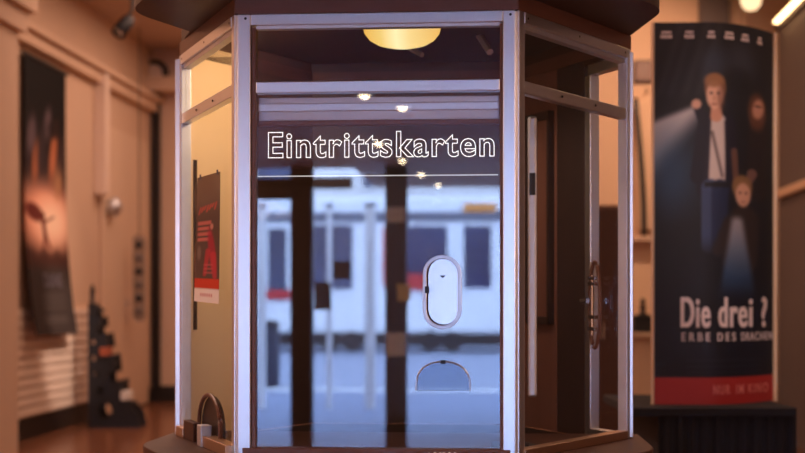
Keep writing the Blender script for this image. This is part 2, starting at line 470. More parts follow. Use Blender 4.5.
# ================================================================== TICKET BOOTH
nt_ = M['dome'].node_tree; em_ = [x for x in nt_.nodes if x.type == 'EMISSION'][0]
tc_ = nt_.nodes.new('ShaderNodeTexCoord'); sx_ = nt_.nodes.new('ShaderNodeSeparateXYZ'); rp_ = nt_.nodes.new('ShaderNodeValToRGB')
nt_.links.new(tc_.outputs['Generated'], sx_.inputs[0]); nt_.links.new(sx_.outputs[0], rp_.inputs[0]); nt_.links.new(rp_.outputs[0], em_.inputs[0])
rp_.color_ramp.elements[0].color = (.75, .40, .07, 1); rp_.color_ramp.elements[1].color = (.78, .44, .10, 1)
for pos_, c_ in ((.25, (.80, .55, .16, 1)), (.45, (1.0, .80, .42, 1)), (.62, (.85, .62, .24, 1))):
    rp_.color_ramp.elements.new(pos_).color = c_
C = [Vector((-.457, 0, 0)), Vector((.4275, 0, 0)), Vector((.838, .70, 0)), Vector((.45, 1.42, 0)), Vector((-.43, 1.42, 0)), Vector((-.806, .71, 0))]
ZB, ZT = .868, 2.25
def face(i):
    a, b = C[i], C[(i + 1) % 6]; u = (b - a).normalized(); L = (b - a).length
    n = Vector((u.y, -u.x, 0)); return a, u, n, L
booth = thing('ticket_booth', 'hexagonal aluminium framed glass ticket booth with wooden canopy and ledge', 'ticket booth', (0, .71, 0))
def bpart(name, bm, m, parent=None, **k): return link(name, bm, M[m], booth if parent is None else parent, **k)

def offset_poly(pts, d):
    out = []
    n = len(pts)
    for i in range(n):
        a, b, c = pts[i - 1], pts[i], pts[(i + 1) % n]
        d1 = (b - a).normalized(); d2 = (c - b).normalized()
        n1 = Vector((d1.y, -d1.x, 0)); n2 = Vector((d2.y, -d2.x, 0))
        m = (n1 + n2).normalized(); out.append(b + m * (d / m.dot(n1)))
    return out
def rounded(pts, rad, n=6):
    out = []
    for i, b in enumerate(pts):
        r = rad[i]
        if r <= 0: out.append((b[0], b[1])); continue
        a, c = Vector(pts[i - 1][:2]), Vector(pts[(i + 1) % len(pts)][:2]); b2 = Vector(b[:2])
        p, q = b2 + (a - b2).normalized() * r, b2 + (c - b2).normalized() * r
        for k in range(n + 1):
            s = k / n; out.append(tuple(p * (1 - s) ** 2 + b2 * 2 * s * (1 - s) + q * s * s))
    return out
off = offset_poly(C, .205)
ledge = [(-.85, .86), (-.868, .36), (off[0].x, off[0].y), (off[1].x, off[1].y), (.895, .335), (.885, .84)]
bpart('ledge', prism(bmesh.new(), rounded(ledge, [0, .10, .03, .03, .10, 0]), .82, .848), 'wood', bevel=.004)
bm = bmesh.new()
for i in range(6):
    a, u, n, L = face(i); obox(bm, a, u, n, Zv, 0, L, -.04, 0, 0, .82)
bpart('base_panel', bm, 'wood')
ins = offset_poly(C, -.04)
bpart('desk_top', prism(bmesh.new(), [(p.x, p.y) for p in ins], .79, .83), 'desk')
# wooden canopy
offc = offset_poly(C, .27)
can = [(-.845, .16), (offc[0].x, offc[0].y), (offc[1].x, offc[1].y), (.915, .255), (.845, .68), (C[2].x, C[2].y), (C[3].x, C[3].y), (C[4].x, C[4].y), (C[5].x, C[5].y), (-.725, .50)]
bpart('canopy', plate(bmesh.new(), rounded(can, [.11, .04, .04, .11, 0, 0, 0, 0, 0, 0]), [[(p.x, p.y) for p in offset_poly(C, -.02)]], Vector((0, 0, 2.30)), Vector((1, 0, 0)), Zv, Vector((0, 1, 0)), .045), 'soffit')
cap = [(x * .985, (y - .3) * .985 + .3) for x, y in can]
bpart('canopy_rim', prism(bmesh.new(), rounded(cap, [.11, .04, .04, .11, 0, 0, 0, 0, 0, 0]), 2.345, 2.40), 'wood_red', bevel=.01)
bm = bmesh.new()
for i in range(6):
    a, u, n, L = face(i); obox(bm, a, u, n, Zv, -.005, L + .005, -.03, .006, ZT, 2.30)
bpart('frieze', bm, 'wood_red')
bpart('inner_ceiling', prism(bmesh.new(), [(p.x, p.y) for p in ins], 2.335, 2.345), 'inner')

def bar(name, i, u0, u1, n0, n1, z0, z1, m, bev=.003):
    a, u, n, L = face(i)
    bm = bmesh.new(); obox(bm, a, u, n, Zv, u0, u1, n0, n1, z0, z1)
    return bpart(name, bm, m, bevel=bev)
def screws(parent, i, spots, m='black'):
    a, u, n, L = face(i)
    for su, sz in spots:
        link('screw', lathe(bmesh.new(), [(0, .0035), (.0035, .003), (.0045, 0)], a + u * su + n * .008 + Zv * sz, 10, n), M[m], parent)
L0 = face(0)[3]
# front face: posts, rails
u_l0, u_l1 = 0.004, .046
pl = bar('post', 0, .004, .046, -.035, .008, ZB - .02, ZT, 'alu'); screws(pl, 0, [(.03, ZT - .014)])
pr = bar('post', 0, L0 - .044, L0 - .004, -.035, .008, ZB - .02, ZT, 'alu'); screws(pr, 0, [(L0 - .02, ZT - .014)])
bar('post_bead', 0, .048, .062, -.03, .002, ZB, ZT - .04, 'wood_red', .002)
bar('post_bead', 0, L0 - .053, L0 - .045, -.03, .002, ZB, ZT - .04, 'wood_red', .002)
bar('top_rail', 0, .046, L0 - .044, -.035, .008, 2.214, ZT, 'alu')
bar('rail_bead', 0, .062, L0 - .053, -.03, .001, 2.203, 2.214, 'alu_dull', .001)
bar('mid_rail', 0, .062, L0 - .053, -.03, .004, 2.0, 2.037, 'alu')
bar('sliding_rail', 0, .064, L0 - .055, -.055, -.038, 1.917, 1.992, 'alu_dull')
bar('sliding_rail', 0, .064, L0 - .055, -.05, -.03, 1.946, 1.972, 'alu')
bar('rail_bead', 0, .064, L0 - .055, -.06, -.03, 1.902, 1.917, 'wood_red', .002)
bar('sill', 0, .02, L0 - .02, -.04, .012, .848, .880, 'wood_red', .003)
# glass
bar('upper_pane', 0, .062, L0 - .053, -.016, -.012, 2.037, 2.205, 'upper', 0)
a0, uu, nn, _ = face(0)
hole_c = on_front(442, 292); fl_c = on_front(443, 391)
hw, hh = .056, .112
aw, ah = .085, .092
x0g, x1g = -.457 + .062, .4275 - .053
def arch(cx, z0, w, h, n=14):
    return [(cx + w * math.cos(PI * k / n), z0 + h * min(1, math.sin(PI * k / n) ** .62)) for k in range(n + 1)]
rectl = [(x0g, .88), (x1g, .88), (x1g, 2.0), (x0g, 2.0)]
bm = plate(bmesh.new(), rectl, [capsule(hole_c.x, hole_c.z, hw, hh), arch(fl_c.x, fl_c.z, aw, ah)], Vector((0, .012, 0)), Vector((1, 0, 0)), Vector((0, 1, 0)), Zv, .005)
bpart('front_pane', bm, 'pane')
# speech opening: rim and white plate behind it
bm = plate(bmesh.new(), capsule(hole_c.x, hole_c.z, hw + .005, hh + .005), [capsule(hole_c.x, hole_c.z, hw - .007, hh - .007)], Vector((0, .006, 0)), Vector((1, 0, 0)), Vector((0, 1, 0)), Zv, .014)
sp = bpart('speech_opening', plate(bmesh.new(), capsule(hole_c.x + .004, hole_c.z + .002, hw - .008, hh - .008), [], Vector((0, .022, 0)), Vector((1, 0, 0)), Vector((0, 1, 0)), Zv, .008), 'white_plastic')
bpart('rim', bm, 'rim', sp, bevel=.002)
bm = plate(bmesh.new(), [(hole_c.x - .008, hole_c.z + .052), (hole_c.x + .01, hole_c.z + .052), (hole_c.x + .001, hole_c.z + .044)], [], Vector((0, .018, 0)), Vector((1, 0, 0)), Vector((0, 1, 0)), Zv, .004)
bpart('pointer', bm, 'black', sp)
bpart('catch', B(hole_c.x - .054, hole_c.x - .041, .004, .02, hole_c.z - .004, hole_c.z + .018), 'black', sp)
# payment hatch with flap
bm = plate(bmesh.new(), arch(fl_c.x, fl_c.z + .001, aw - .002, ah - .003), [], Vector((0, .014, 0)), Vector((1, 0, 0)), Vector((0, 1, 0)), Zv, .006)
hatch = bpart('payment_hatch', bm, 'flap')
rp = [Vector((x, .008, z)) for x, z in arch(fl_c.x, fl_c.z, aw, ah)]
bpart('rim', tube(bmesh.new(), rp, .0028, 6), 'rim', hatch)
bpart('catch', B(fl_c.x - .008, fl_c.x + .008, -.002, .014, fl_c.z + ah - .008, fl_c.z + ah + .004), 'black', hatch)

# side faces 5 (left) and 1 (right)
for i, fi in ((5, 'left'), (1, 'right')):
    a, u, n, L = face(i)
    back0, back1 = (0.0, .032) if i == 5 else (L - .03, L)
    fr0, fr1 = (L - .034, L) if i == 5 else (0, .034)
    g0, g1 = min(back1, fr1), max(back0, fr0)
    p1 = bar('post', i, fr0, fr1, -.035, .008, ZB - .02, ZT, 'alu')
    bar('post_bead', i, (fr0 - .014 if i == 5 else fr1), (fr0 if i == 5 else fr1 + .014), -.03, .002, ZB, ZT - .04, 'alu_dull', .002)
    bar('post', i, back0, back1, -.03, .008, ZB - .02, ZT, 'alu_dull')
    r1 = bar('top_rail', i, g0, g1, -.03, .01, 2.214, ZT, 'alu')
    screws(r1, i, [(L * .5, 2.232), (g0 + .02, 2.232), (g1 - .02, 2.232)])
    bar('rail_bead', i, g0, g1, -.03, .0, 2.198, 2.214, 'alu_dull', .001)
    r2 = bar('mid_rail', i, g0, g1, -.026, .006, 1.995, 2.035, 'alu')
    screws(r2, i, [(L * .35, 2.015), (L * .65, 2.015)])
    bar('upper_pane', i, g0, g1, -.014, -.010, 2.035, 2.2, 'side_pane', 0)
    if i == 5:
        # pane with arched payment opening
        ul = lambda px: (on_plane(px, 440, a, n) - a).dot(u)
        ua, aw_ = (ul(197) + ul(218)) / 2, abs(ul(218) - ul(197)) / 2
        arc = [(ua - aw_ * math.cos(PI * k / 16), .915 + .105 * math.sin(PI * k / 16)) for k in range(17)]
        outl = [(g0, ZB), (ua - aw_, ZB)] + arc + [(ua + aw_, ZB), (g1, ZB), (g1, 1.995), (g0, 1.995)]
        bpart('side_pane', plate(bmesh.new(), outl, [], a - n * .014, u, n, Zv, .004), 'side_pane')
        pts = [a + u * q_ + n * -.008 + Zv * z_ for q_, z_ in [(ua - aw_, ZB)] + arc + [(ua + aw_, ZB)]]
        bpart('arch_rim', tube(bmesh.new(), pts, .0075, 8), 'wood_red')
        bar('sill', i, g0, ul(190), -.02, .028, .848, .885, 'brass'); bar('sill', i, ul(210), g1, -.02, .028, .848, .885, 'brass')
        bar('sill_cap', i, ul(190), ul(200), -.005, .024, .848, .915, 'wood'); bar('sill_cap', i, ul(206.5), ul(210.5), -.005, .034, .848, .92, 'alu_dull')
        bpart('cash_flap', plate(bmesh.new(), [(ua - aw_ + .004, ZB - .015)] + [(q_, z_ - .004) for q_, z_ in arc] + [(ua + aw_ - .004, ZB - .015)], [], a - n * .026, u, n, Zv, .008), 'inner')
    else:
        bar('side_pane', i, g0, g1, -.014, -.010, ZB, 1.995, 'side_pane', 0)
        bar('sill', i, g0, g1, -.03, .012, .848, .878, 'brass')
# posts at the rear corners of the two visible sides, flat to the front
bpart('corner_post', B(-.828, -.787, .70, .74, .85, ZT - .01), 'alu', bevel=.003)
bpart('corner_post', B(.822, .853, .69, .73, .85, ZT - .01), 'alu', bevel=.003)
# back faces
a, u, n, L = face(4)   # rear left: cream board
usp = (on_plane(247, 250, a, n) - a).dot(u)
bar('rear_board', 4, usp, L - .02, -.03, 0, .83, ZT + .05, 'cream')
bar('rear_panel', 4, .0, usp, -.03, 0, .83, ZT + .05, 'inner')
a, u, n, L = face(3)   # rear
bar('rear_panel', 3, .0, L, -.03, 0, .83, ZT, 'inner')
a, u, n, L = face(2)   # rear right: glazed door then dark panelling
d1 = L * .285
bar('door_frame', 2, d1 - .02, d1 + .02, -.03, .01, .83, 2.19, 'alu')
bar('door_frame', 2, .01, d1, -.03, .01, 2.19, 2.23, 'alu')
bar('door_pane', 2, .02, d1 - .02, -.012, -.008, .86, 2.19, 'side_pane', 0)
bar('door_frame', 2, .01, d1, -.03, .01, .83, .865, 'alu')
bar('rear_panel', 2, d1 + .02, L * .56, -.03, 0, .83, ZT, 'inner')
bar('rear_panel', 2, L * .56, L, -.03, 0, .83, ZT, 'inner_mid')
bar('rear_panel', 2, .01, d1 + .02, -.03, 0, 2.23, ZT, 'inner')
# framed panel on it and metal upright
fr = bar('framed_panel', 2, L * .60, L * .80, -.046, -.03, 1.28, 2.06, 'inner_mid')
a, u, n, L = face(2)
bm = bmesh.new()
for q in ((L * .585, L * .605, 1.25, 2.08), (L * .795, L * .815, 1.25, 2.08)): obox(bm, a, u, n, Zv, q[0], q[1], -.056, -.03, q[2], q[3])
for q in ((L * .585, L * .815, 1.25, 1.28), (L * .585, L * .815, 2.06, 2.09)): obox(bm, a, u, n, Zv, q[0], q[1], -.056, -.03, q[2], q[3])
bpart('moulding', bm, 'inner', fr)
# loop handle with steel bolts on the door stile
tp, bt = on_plane(604, 262, a, n), on_plane(604, 348, a, n)
uc = (tp - a).dot(u)
loop = [a + u * (uc + .035 * math.sin(2 * PI * k / 28)) + n * -.04 + Zv * ((tp.z + bt.z) / 2 + (tp.z - bt.z) / 2 * math.cos(2 * PI * k / 28)) for k in range(28)]
hd = bpart('pull_handle', tube(bmesh.new(), loop, .007, 8, True), 'inner_mid')
bm = bmesh.new()
for zz in (.62, .49, -.28, -.55):
    c = a + u * uc + n * -.045 + Zv * ((tp.z + bt.z) / 2 + (tp.z - bt.z) / 2 * zz)
    obox(bm, c, u, n, Zv, -.022, .022, -.012, .012, -.007, .007)
tube(bm, [a + u * uc + n * -.05 + Zv * (tp.z - .05), a + u * uc + n * -.05 + Zv * (bt.z + .05)], .006)
tube(bm, [a + u * (uc + .03) + n * -.05 + Zv * ((tp.z + bt.z) / 2 + .015), a + u * (uc + .075) + n * -.05 + Zv * ((tp.z + bt.z) / 2 + .015)], .011)
bpart('bolt', bm, 'steel', hd)
# metal upright inside, behind the front right post
p = at_z(532, 250, 4.95)
bm = B(p.x - .016, p.x + .018, p.y - .02, p.y + .02, .99, 2.02)
up = bpart('upright', bm, 'alu_dull', bevel=.01)
bpart('latch', B(p.x - .01, p.x + .012, p.y - .036, p.y - .02, 1.73, 1.81), 'black', up)
# bracket below the inner ceiling
p1, p2 = on_front(472, 24, .9), on_front(490, 52, .75)
bpart('bracket', tube(bmesh.new(), [p1, p2], .014, 6), 'alu_dull')
p1, p2 = on_front(404, 45, 1.1), on_front(422, 55, 1.0)
bpart('bracket', tube(bmesh.new(), [p1, p2], .010, 6), 'alu_dull')

# engraved sign behind the pane
P0, P1 = on_front(258, 176, .03), on_front(498, 122, .03)
sign = thing('illuminated_sign', 'clear illuminated sign with glowing outlined word Eintrittskarten behind the front pane', 'sign', ((P0.x + P1.x) / 2, .03, P0.z))
link('acrylic_plate', B(P0.x, P1.x, .028, .034, P0.z, P1.z), M['plate'], sign)
bm = B(P0.x, P1.x, .026, .036, P0.z - .0025, P0.z)
link('lit_edge', bm, M['lit_edge'], sign)
tA, tB = on_front(268, 158.5, .026), on_front(494.5, 130, .026)
text_part('lettering', 'Eintrittskarten', lambda a, b, c: Vector((a, .026 - c, b)), M['neon'], sign, tA.x, tB.x, tA.z, tB.z, offset=.018, outline=.012, spacing=1.13)

# dome lamp
lc = on_front(402, 48, .62)
lamp = thing('dome_lamp', 'glowing yellow dome lamp on the ceiling inside the ticket booth', 'lamp', (lc.x, .62, 2.26))
R_ = .14
prof = [(0, 0), (.05, .004), (.09, .014), (.118, .03), (.135, .052), (.141, .075), (.138, .085), (0, .085)]
zl = lc.z
prof2 = [(r, h) for r, h in prof]
link('shade', lathe(bmesh.new(), prof2, (lc.x, .62, zl), 40), M['dome'], lamp, True)
link('ceiling_mount', lathe(bmesh.new(), [(0, 0), (.05, 0), (.05, .03), (0, .03)], (lc.x, .62, zl + .085), 24), M['brass'], lamp)
# black desk item
dq = at_z(529, 436, 4.55)
t = thing('card_terminal', 'black flat device lying on the desk inside the booth', 'device', (dq.x, dq.y, .83))
bm = prism(bmesh.new(), [(dq.x - .13, dq.y - .05), (dq.x + .06, dq.y - .05), (dq.x - .0, dq.y + .14), (dq.x - .13, dq.y + .14)], .83, .855)
link('body', bm, M['black'], t, bevel=.006)
link('key_panel', B(dq.x - .1, dq.x + .0, dq.y - .02, dq.y + .04, .855, .859), M['standblack'], t)
# paper on the ledge
pp = on_front(443, 450, -.03)
bm = bmesh.new()
n_ = 10
g = [[bm.verts.new((pp.x - .045 + .09 * i / n_, -.05 + .05 * j / 3, .853 + .012 * abs(math.sin(i * 1.3 + j)) + (.012 if j == 3 else .004 * j))) for i in range(n_ + 1)] for j in range(4)]
for j in range(3):
    for i in range(n_): bm.faces.new((g[j][i], g[j][i + 1], g[j + 1][i + 1], g[j + 1][i]))
e = bmesh.ops.extrude_face_region(bm, geom=list(bm.faces)); bmesh.ops.translate(bm, verts=[v for v in e['geom'] if isinstance(v, bmesh.types.BMVert)], vec=(0, 0, -.003))
tag(link('paper_slip', bm, M['paper'], smooth=True), 'small crumpled white slip of paper on the ledge below the front pane', 'paper')

# poster taped to the left pane
a, u, n, L = face(5)
def onl(px, py): return on_plane(px, py, a + n * .0, n)
q = [onl(194.0, 301), onl(218.5, 304), onl(220, 171.5), onl(197.5, 178)]
def post_pt(uu_, vv): return (q[0] * (1 - uu_) + q[1] * uu_) * (1 - vv) + (q[3] * (1 - uu_) + q[2] * uu_) * vv
def paint_small(U, V):
    X, Y = U * 24, (1 - V) * 128
    c = lerp((136, 114, 90), (96, 74, 62), sm(5, 50, Y))
    c = lerp(c, (120, 92, 70), .5 * ell(X, Y, 10, 12, 10, 12, .7))
    for k in range(7): c = lerp(c, (206, 88, 74), .85 * seg(X, Y, 3 + k * 2.7, 38 - k * .5 - (k % 3) * 1.5, 4.6 + k * 2.7, 32 - k * .5, .8, .8, .6))
    for k in range(4): c = lerp(c, (214, 116, 102), .85 * rect(X, Y, 2, 16 - (k % 2) * 2, 46 + k * 5.5, 49.5 + k * 5.5))
    c = lerp(c, (176, 44, 58), .85 * ell(X, Y, 17, 76, 3.4, 22, .4, -.12))
    c = lerp(c, (196, 56, 60), .8 * seg(X, Y, 13, 76, 10, 100, 2.4, 1.6))
    c = lerp(c, (200, 60, 66), .8 * seg(X, Y, 18, 80, 20, 102, 3, 2))
    c = lerp(c, (220, 150, 130), .8 * ell(X, Y, 16.5, 52, 1.6, 3, .4))
    c = lerp(c, (150, 130, 116), .6 * ell(X, Y, 4, 78, 2, 7, .4))
    for k in range(3): c = lerp(c, (198, 92, 92), .7 * rect(X, Y, 9, 18, 89 + k * 4, 91 + k * 4))
    c = lerp(c, (206, 66, 40), rect(X, Y, -2, 26, 104, 114))
    c = lerp(c, (236, 226, 214), rect(X, Y, -2, 26, 114, 130))
    c = lerp(c, (176, 70, 70), .7 * rect(X, Y, 6, 18, 119, 122) * (.5 + .5 * math.sin(X * 3)))
    return c
t = thing('small_poster', 'narrow dark event poster with red text taped to the left booth pane', 'poster', tuple(q[0]))
printed('printed_sheet', post_pt, paint_small, 36, 130, M['print'], t, .0015, n)
# small tape bits
for uu_, vv in ((.15, 1), (.9, 1)):
    bm = bmesh.new(); c = post_pt(uu_, vv); obox(bm, c, u, n, Zv, -.008, .008, 0, .002, -.008, .008)
    link('tape', bm, M['ink_dark'], t)
# dark printed strip added on the cream board for a blurred dark shape
a4, u4, n4, L4 = face(4)
q4 = [on_plane(186, 330, a4 - n4 * .035, n4), on_plane(196, 330, a4 - n4 * .035, n4), on_plane(196, 160, a4 - n4 * .035, n4), on_plane(186, 160, a4 - n4 * .035, n4)]
ua0, ua1 = (on_plane(197, 250, a4 - n4 * .035, n4) - a4).dot(u4), min(L4 - .03, (on_plane(184, 250, a4 - n4 * .035, n4) - a4).dot(u4))
def in_pt(U, V): return a4 + u4 * (ua0 + (ua1 - ua0) * (1 - U)) - n4 * .036 + Zv * (q4[0].z + (q4[2].z - q4[0].z) * V)
def paint_in(U, V):
    Y = (1 - V) * 170
    c = (40, 30, 30); c = lerp(c, (190, 110, 70), .7 * ell(U * 10, Y, 5, 105, 5, 18, .6)); c = lerp(c, (120, 84, 66), .6 * ell(U * 10, Y, 5, 40, 4, 16, .6))
    return c
t = thing('inner_dark_strip', 'dark narrow printed strip added on the cream board inside the booth', 'poster', tuple(in_pt(.5, 0)))
printed('printed_sheet', in_pt, paint_in, 10, 60, M['print'], t, .003, -n4)

# ================================================================== RIGHT SIDE
ZS = 7.0
def st_plan(s):      # s 0..1 across the display, bowed towards the viewer
    px = 652.5 + 120.5 * s
    d = .02 + .30 * max(0, (s - .42) / .58) ** 2.2 + .02 * (1 - s) ** 2
    return px, ZS + d
def st_pt(s, v, out=0.0):
    px, Z = st_plan(s)
    base = CAM + (FWD + RGT * ((px - CXP) / FPX)) * Z
    z0, z1 = 1.35 - 106 / FPX * ZS, 1.35 + 278 / FPX * ZS
    if out: base = base - FWD * out
    return Vector((base.x, base.y, z0 + (z1 - z0) * v))
def paint_st(U, V):
    X, Y = 652 + 121 * U, 405 - 383 * V
    c = lerp((24, 24, 32), (14, 17, 30), sm(150, 330, Y))
    for k, (x0, w) in enumerate(((664, 6), (676, 5), (690, 6), (704, 5))):
        c = lerp(c, (58, 56, 62), .55 * rect(X + (Y - 30) * .32, Y, x0 + 12, x0 + 12 + w, 20, 96, 5))
    # pale horned mask shapes high up, with two faint warm glints
    c = lerp(c, (52, 60, 78), .7 * ell(X, Y, 714, 62, 12, 16, .8)); c = lerp(c, (58, 60, 72), .6 * ell(X, Y, 742, 60, 13, 18, .8))
    c = lerp(c, (20, 20, 26), .7 * ell(X, Y, 738, 78, 12, 12, .5))
    # torch beam to the left
    up = 104 + (696 - X) * .38; lo = 112 + (696 - X) * 1.25
    if X < 699:
        w = sm(up - 4, up + 6, Y) * (1 - sm(lo - 14, lo + 26, Y))
        c = lerp(c, (206, 196, 200), .9 * w)
    c = lerp(c, (44, 74, 108), .7 * ell(X, Y, 670, 172, 26, 36, .9))
    # tall figure in front
    jacket = (26, 24, 40)
    for s in (seg(X, Y, 706, 120, 698, 176, 8, 8), seg(X, Y, 728, 122, 733, 176, 7, 6), seg(X, Y, 704, 122, 697, 108, 6, 4)): c = lerp(c, jacket, s)
    c = lerp(c, (206, 186, 180), .95 * seg(X, Y, 717, 122, 714, 180, 9, 11, 1.5))
    c = lerp(c, (86, 72, 74), .8 * seg(X, Y, 712, 132, 722, 176, 1.5, 1.5))
    c = lerp(c, jacket, .95 * seg(X, Y, 705, 118, 702, 190, 6, 6)); c = lerp(c, jacket, .9 * seg(X, Y, 728, 122, 731, 188, 4, 5))
    c = lerp(c, (58, 70, 104), .95 * seg(X, Y, 710, 188, 708, 246, 9, 7)); c = lerp(c, (30, 40, 70), .95 * seg(X, Y, 720, 188, 718, 250, 9, 7))
    c = lerp(c, (24, 22, 28), .9 * rect(X, Y, 704, 729, 182, 187))
    c = lerp(c, (14, 17, 28), .8 * sm(232, 262, Y) * (1 - sm(262, 290, Y)) * rect(X, Y, 694, 736, 200, 300, 8))
    c = lerp(c, (196, 140, 116), seg(X, Y, 716, 108, 716, 116, 5, 6))
    c = lerp(c, (120, 82, 60), ell(X, Y, 715, 87, 11, 14, .15)); c = lerp(c, (214, 164, 140), ell(X, Y, 714.5, 95, 8.4, 14, .15))
    c = lerp(c, (150, 104, 72), .9 * ell(X, Y, 714, 80, 10, 7, .3))
    c = lerp(c, (120, 78, 64), .6 * ell(X, Y, 721, 97, 4, 12, .5))
    for ex in (711, 718): c = lerp(c, (56, 38, 34), .9 * ell(X, Y, ex, 93, 1.7, 1.2, .5))
    c = lerp(c, (140, 84, 72), .8 * ell(X, Y, 714, 104, 3, 1.1, .5)); c = lerp(c, (176, 122, 100), .7 * ell(X, Y, 714, 98, 1.3, 3, .5))
    c = lerp(c, (206, 158, 138), ell(X, Y, 696, 104, 5, 5, .3))
    # second figure at the right
    c = lerp(c, (34, 26, 30), .95 * seg(X, Y, 758, 122, 756, 190, 9, 10))
    c = lerp(c, (96, 58, 42), .9 * ell(X, Y, 757, 108, 9, 19, .3)); c = lerp(c, (186, 132, 110), .95 * ell(X, Y, 758, 105, 5.5, 10, .3, .15))
    c = lerp(c, (52, 34, 30), .8 * ell(X, Y, 758, 102, 4, 1.2, .5))
    c = lerp(c, (140, 98, 86), .7 * seg(X, Y, 752, 172, 748, 182, 5, 3)); c = lerp(c, (126, 84, 66), .7 * seg(X, Y, 734, 150, 736, 184, 3, 3))
    # third figure below with torch
    c = lerp(c, (44, 34, 34), .95 * seg(X, Y, 744, 220, 740, 258, 15, 18, 3)); c = lerp(c, (44, 34, 34), .9 * seg(X, Y, 730, 222, 718, 250, 7, 6, 2))
    c = lerp(c, (126, 92, 62), ell(X, Y, 742, 186, 10, 12, .2)); c = lerp(c, (196, 146, 122), ell(X, Y, 743, 194, 7.5, 12, .2))
    for ex in (740, 746): c = lerp(c, (70, 46, 40), .85 * ell(X, Y, ex, 192, 1.5, 1.1, .5))
    c = lerp(c, (130, 84, 72), .7 * ell(X, Y, 743, 201, 2.4, 1, .5))
    w = sm(212, 222, Y) * (1 - sm(270, 312, Y)); hw_ = 4 + (Y - 212) * .17
    c = lerp(c, lerp((170, 166, 176), (46, 76, 112), sm(215, 285, Y)), .8 * w * (1 - sm(hw_ - 4, hw_ + 4, abs(X - 737 + (Y - 212) * .0))))
    c = lerp(c, (14, 17, 32), sm(285, 312, Y) * .8)
    for yy in (360, 366, 372): c = lerp(c, (58, 58, 72), .55 * rect(X, Y, 686, 762, yy, yy + 2) * (.5 + .5 * math.sin(X * 1.9 + yy)))
    c = lerp(c, (168, 40, 36), sm(376.5, 379, Y))
    return c
zc = st_pt(0.5, 0)
ctr = CAM + (FWD + RGT * ((712 - CXP) / FPX)) * (ZS + .3)
dst = thing('poster_display', 'tall curved navy film display showing three figures titled Die drei', 'display', (ctr.x, ctr.y, zc.z))
# body: bowed front, straight back
bm = bmesh.new()
NS = 24
poly = [st_pt(k / NS, 0, -.006) for k in range(NS + 1)]
bk = [poly[-1] + FWD * .1 - RGT * .05, poly[0] + FWD * .42 + RGT * .13]
prism(bm, [(p.x, p.y) for p in poly + bk], zc.z, st_pt(0, 1).z)
link('body', bm, M['cloth'], dst)
printed('printed_front', lambda s, v: st_pt(s, v), paint_st, 120, 360, M['print_gloss'], dst, .003, -FWD)
bm = tube(bmesh.new(), [st_pt(0, 0, .002), st_pt(0, 1, .002)], .008, 6); link('edge_strip', bm, M['wall_beige'], dst)
bm = tube(bmesh.new(), [st_pt(1, 0, .0) + RGT * .012, st_pt(1, 1, 0) + RGT * .012], .011, 6); link('edge_strip', bm, M['wall_beige'], dst)
SX = lambda px: (px - 652) / 121; SY = lambda py: (405 - py) / 383
stf = lambda a, b, c: st_pt(a, b, .004)
text_part('title_lettering', 'Die drei ?', stf, M['ink'], dst, SX(680), SX(767), SY(328), SY(297), offset=.012, spacing=1.12, bold=.06)
for wd, x0, x1 in (('ERBE', 681, 710), ('DES', 717, 735.5), ('DRACHEN', 741, 772)):
    text_part('subtitle_lettering', wd, stf, M['ink'], dst, SX(x0), SX(x1), SY(341.5), SY(333), offset=.008, spacing=1.6 if wd != 'DRACHEN' else 1.25, bold=.05)
for wd, x0, x1 in (('NUR', 713, 730), ('IM', 736, 743.5), ('KINO', 748, 768)):
    text_part('date_lettering', wd, stf, M['ink_red'], dst, SX(x0), SX(x1), SY(395), SY(385.5), offset=.008, spacing=1.3, bold=.05)
for (x0, x1) in ((660, 672), (684, 694), (707, 715), (724, 734), (741, 749), (757, 762)):
    bm = bmesh.new()
    for (yy0, yy1, ins_) in ((31.0, 33.2, 1.0), (34.6, 38.2, 0)):
        for k in range(5):
            xa = x0 + ins_ + (x1 - x0 - 2 * ins_) * k / 5; xb = xa + (x1 - x0) / 5 * .72
            dy = max(0, (xa - 700)) ** 2 * .0012
            v = [bm.verts.new(stf(SX(x_), SY(y_ + 0 * dy), 0)) for x_, y_ in ((xa, yy1), (xb, yy1), (xb, yy0), (xa, yy0))]
            bm.faces.new(v)
    link('name_lettering', bm, M['ink'], dst)

# black-draped table under it
zt = zc.z
tl, tr = at_z(631, 400, 7.25), at_z(797, 400, 7.0)
tab = thing('display_table', 'low black draped table under the curved film display', 'table', (ctr.x, ctr.y, 0))
o_ = CAM + FWD * 6.82; o_.z = 0
xa, xb = (631 - CXP) / FPX * 6.82, (797 - CXP) / FPX * 6.82
bm = bmesh.new(); obox(bm, o_, RGT, FWD, Zv, xa, xb, 0, .95, zt - .045, zt); link('table_top', bm, M['cloth'], tab, bevel=.006)
bm = bmesh.new()
nf = 40; xl = (659 - CXP) / FPX * 6.82
fr_ = [o_ + RGT * (xl + (xb - xl) * k / nf) + FWD * (.02 + .012 * math.sin(k * 1.7)) for k in range(nf + 1)]
prism(bm, [(p.x, p.y) for p in fr_] + [tuple((o_ + RGT * xb + FWD * .93)[:2]), tuple((o_ + RGT * xl + FWD * .93)[:2])], .01, zt - .045)
link('drape', bm, M['cloth'], tab)

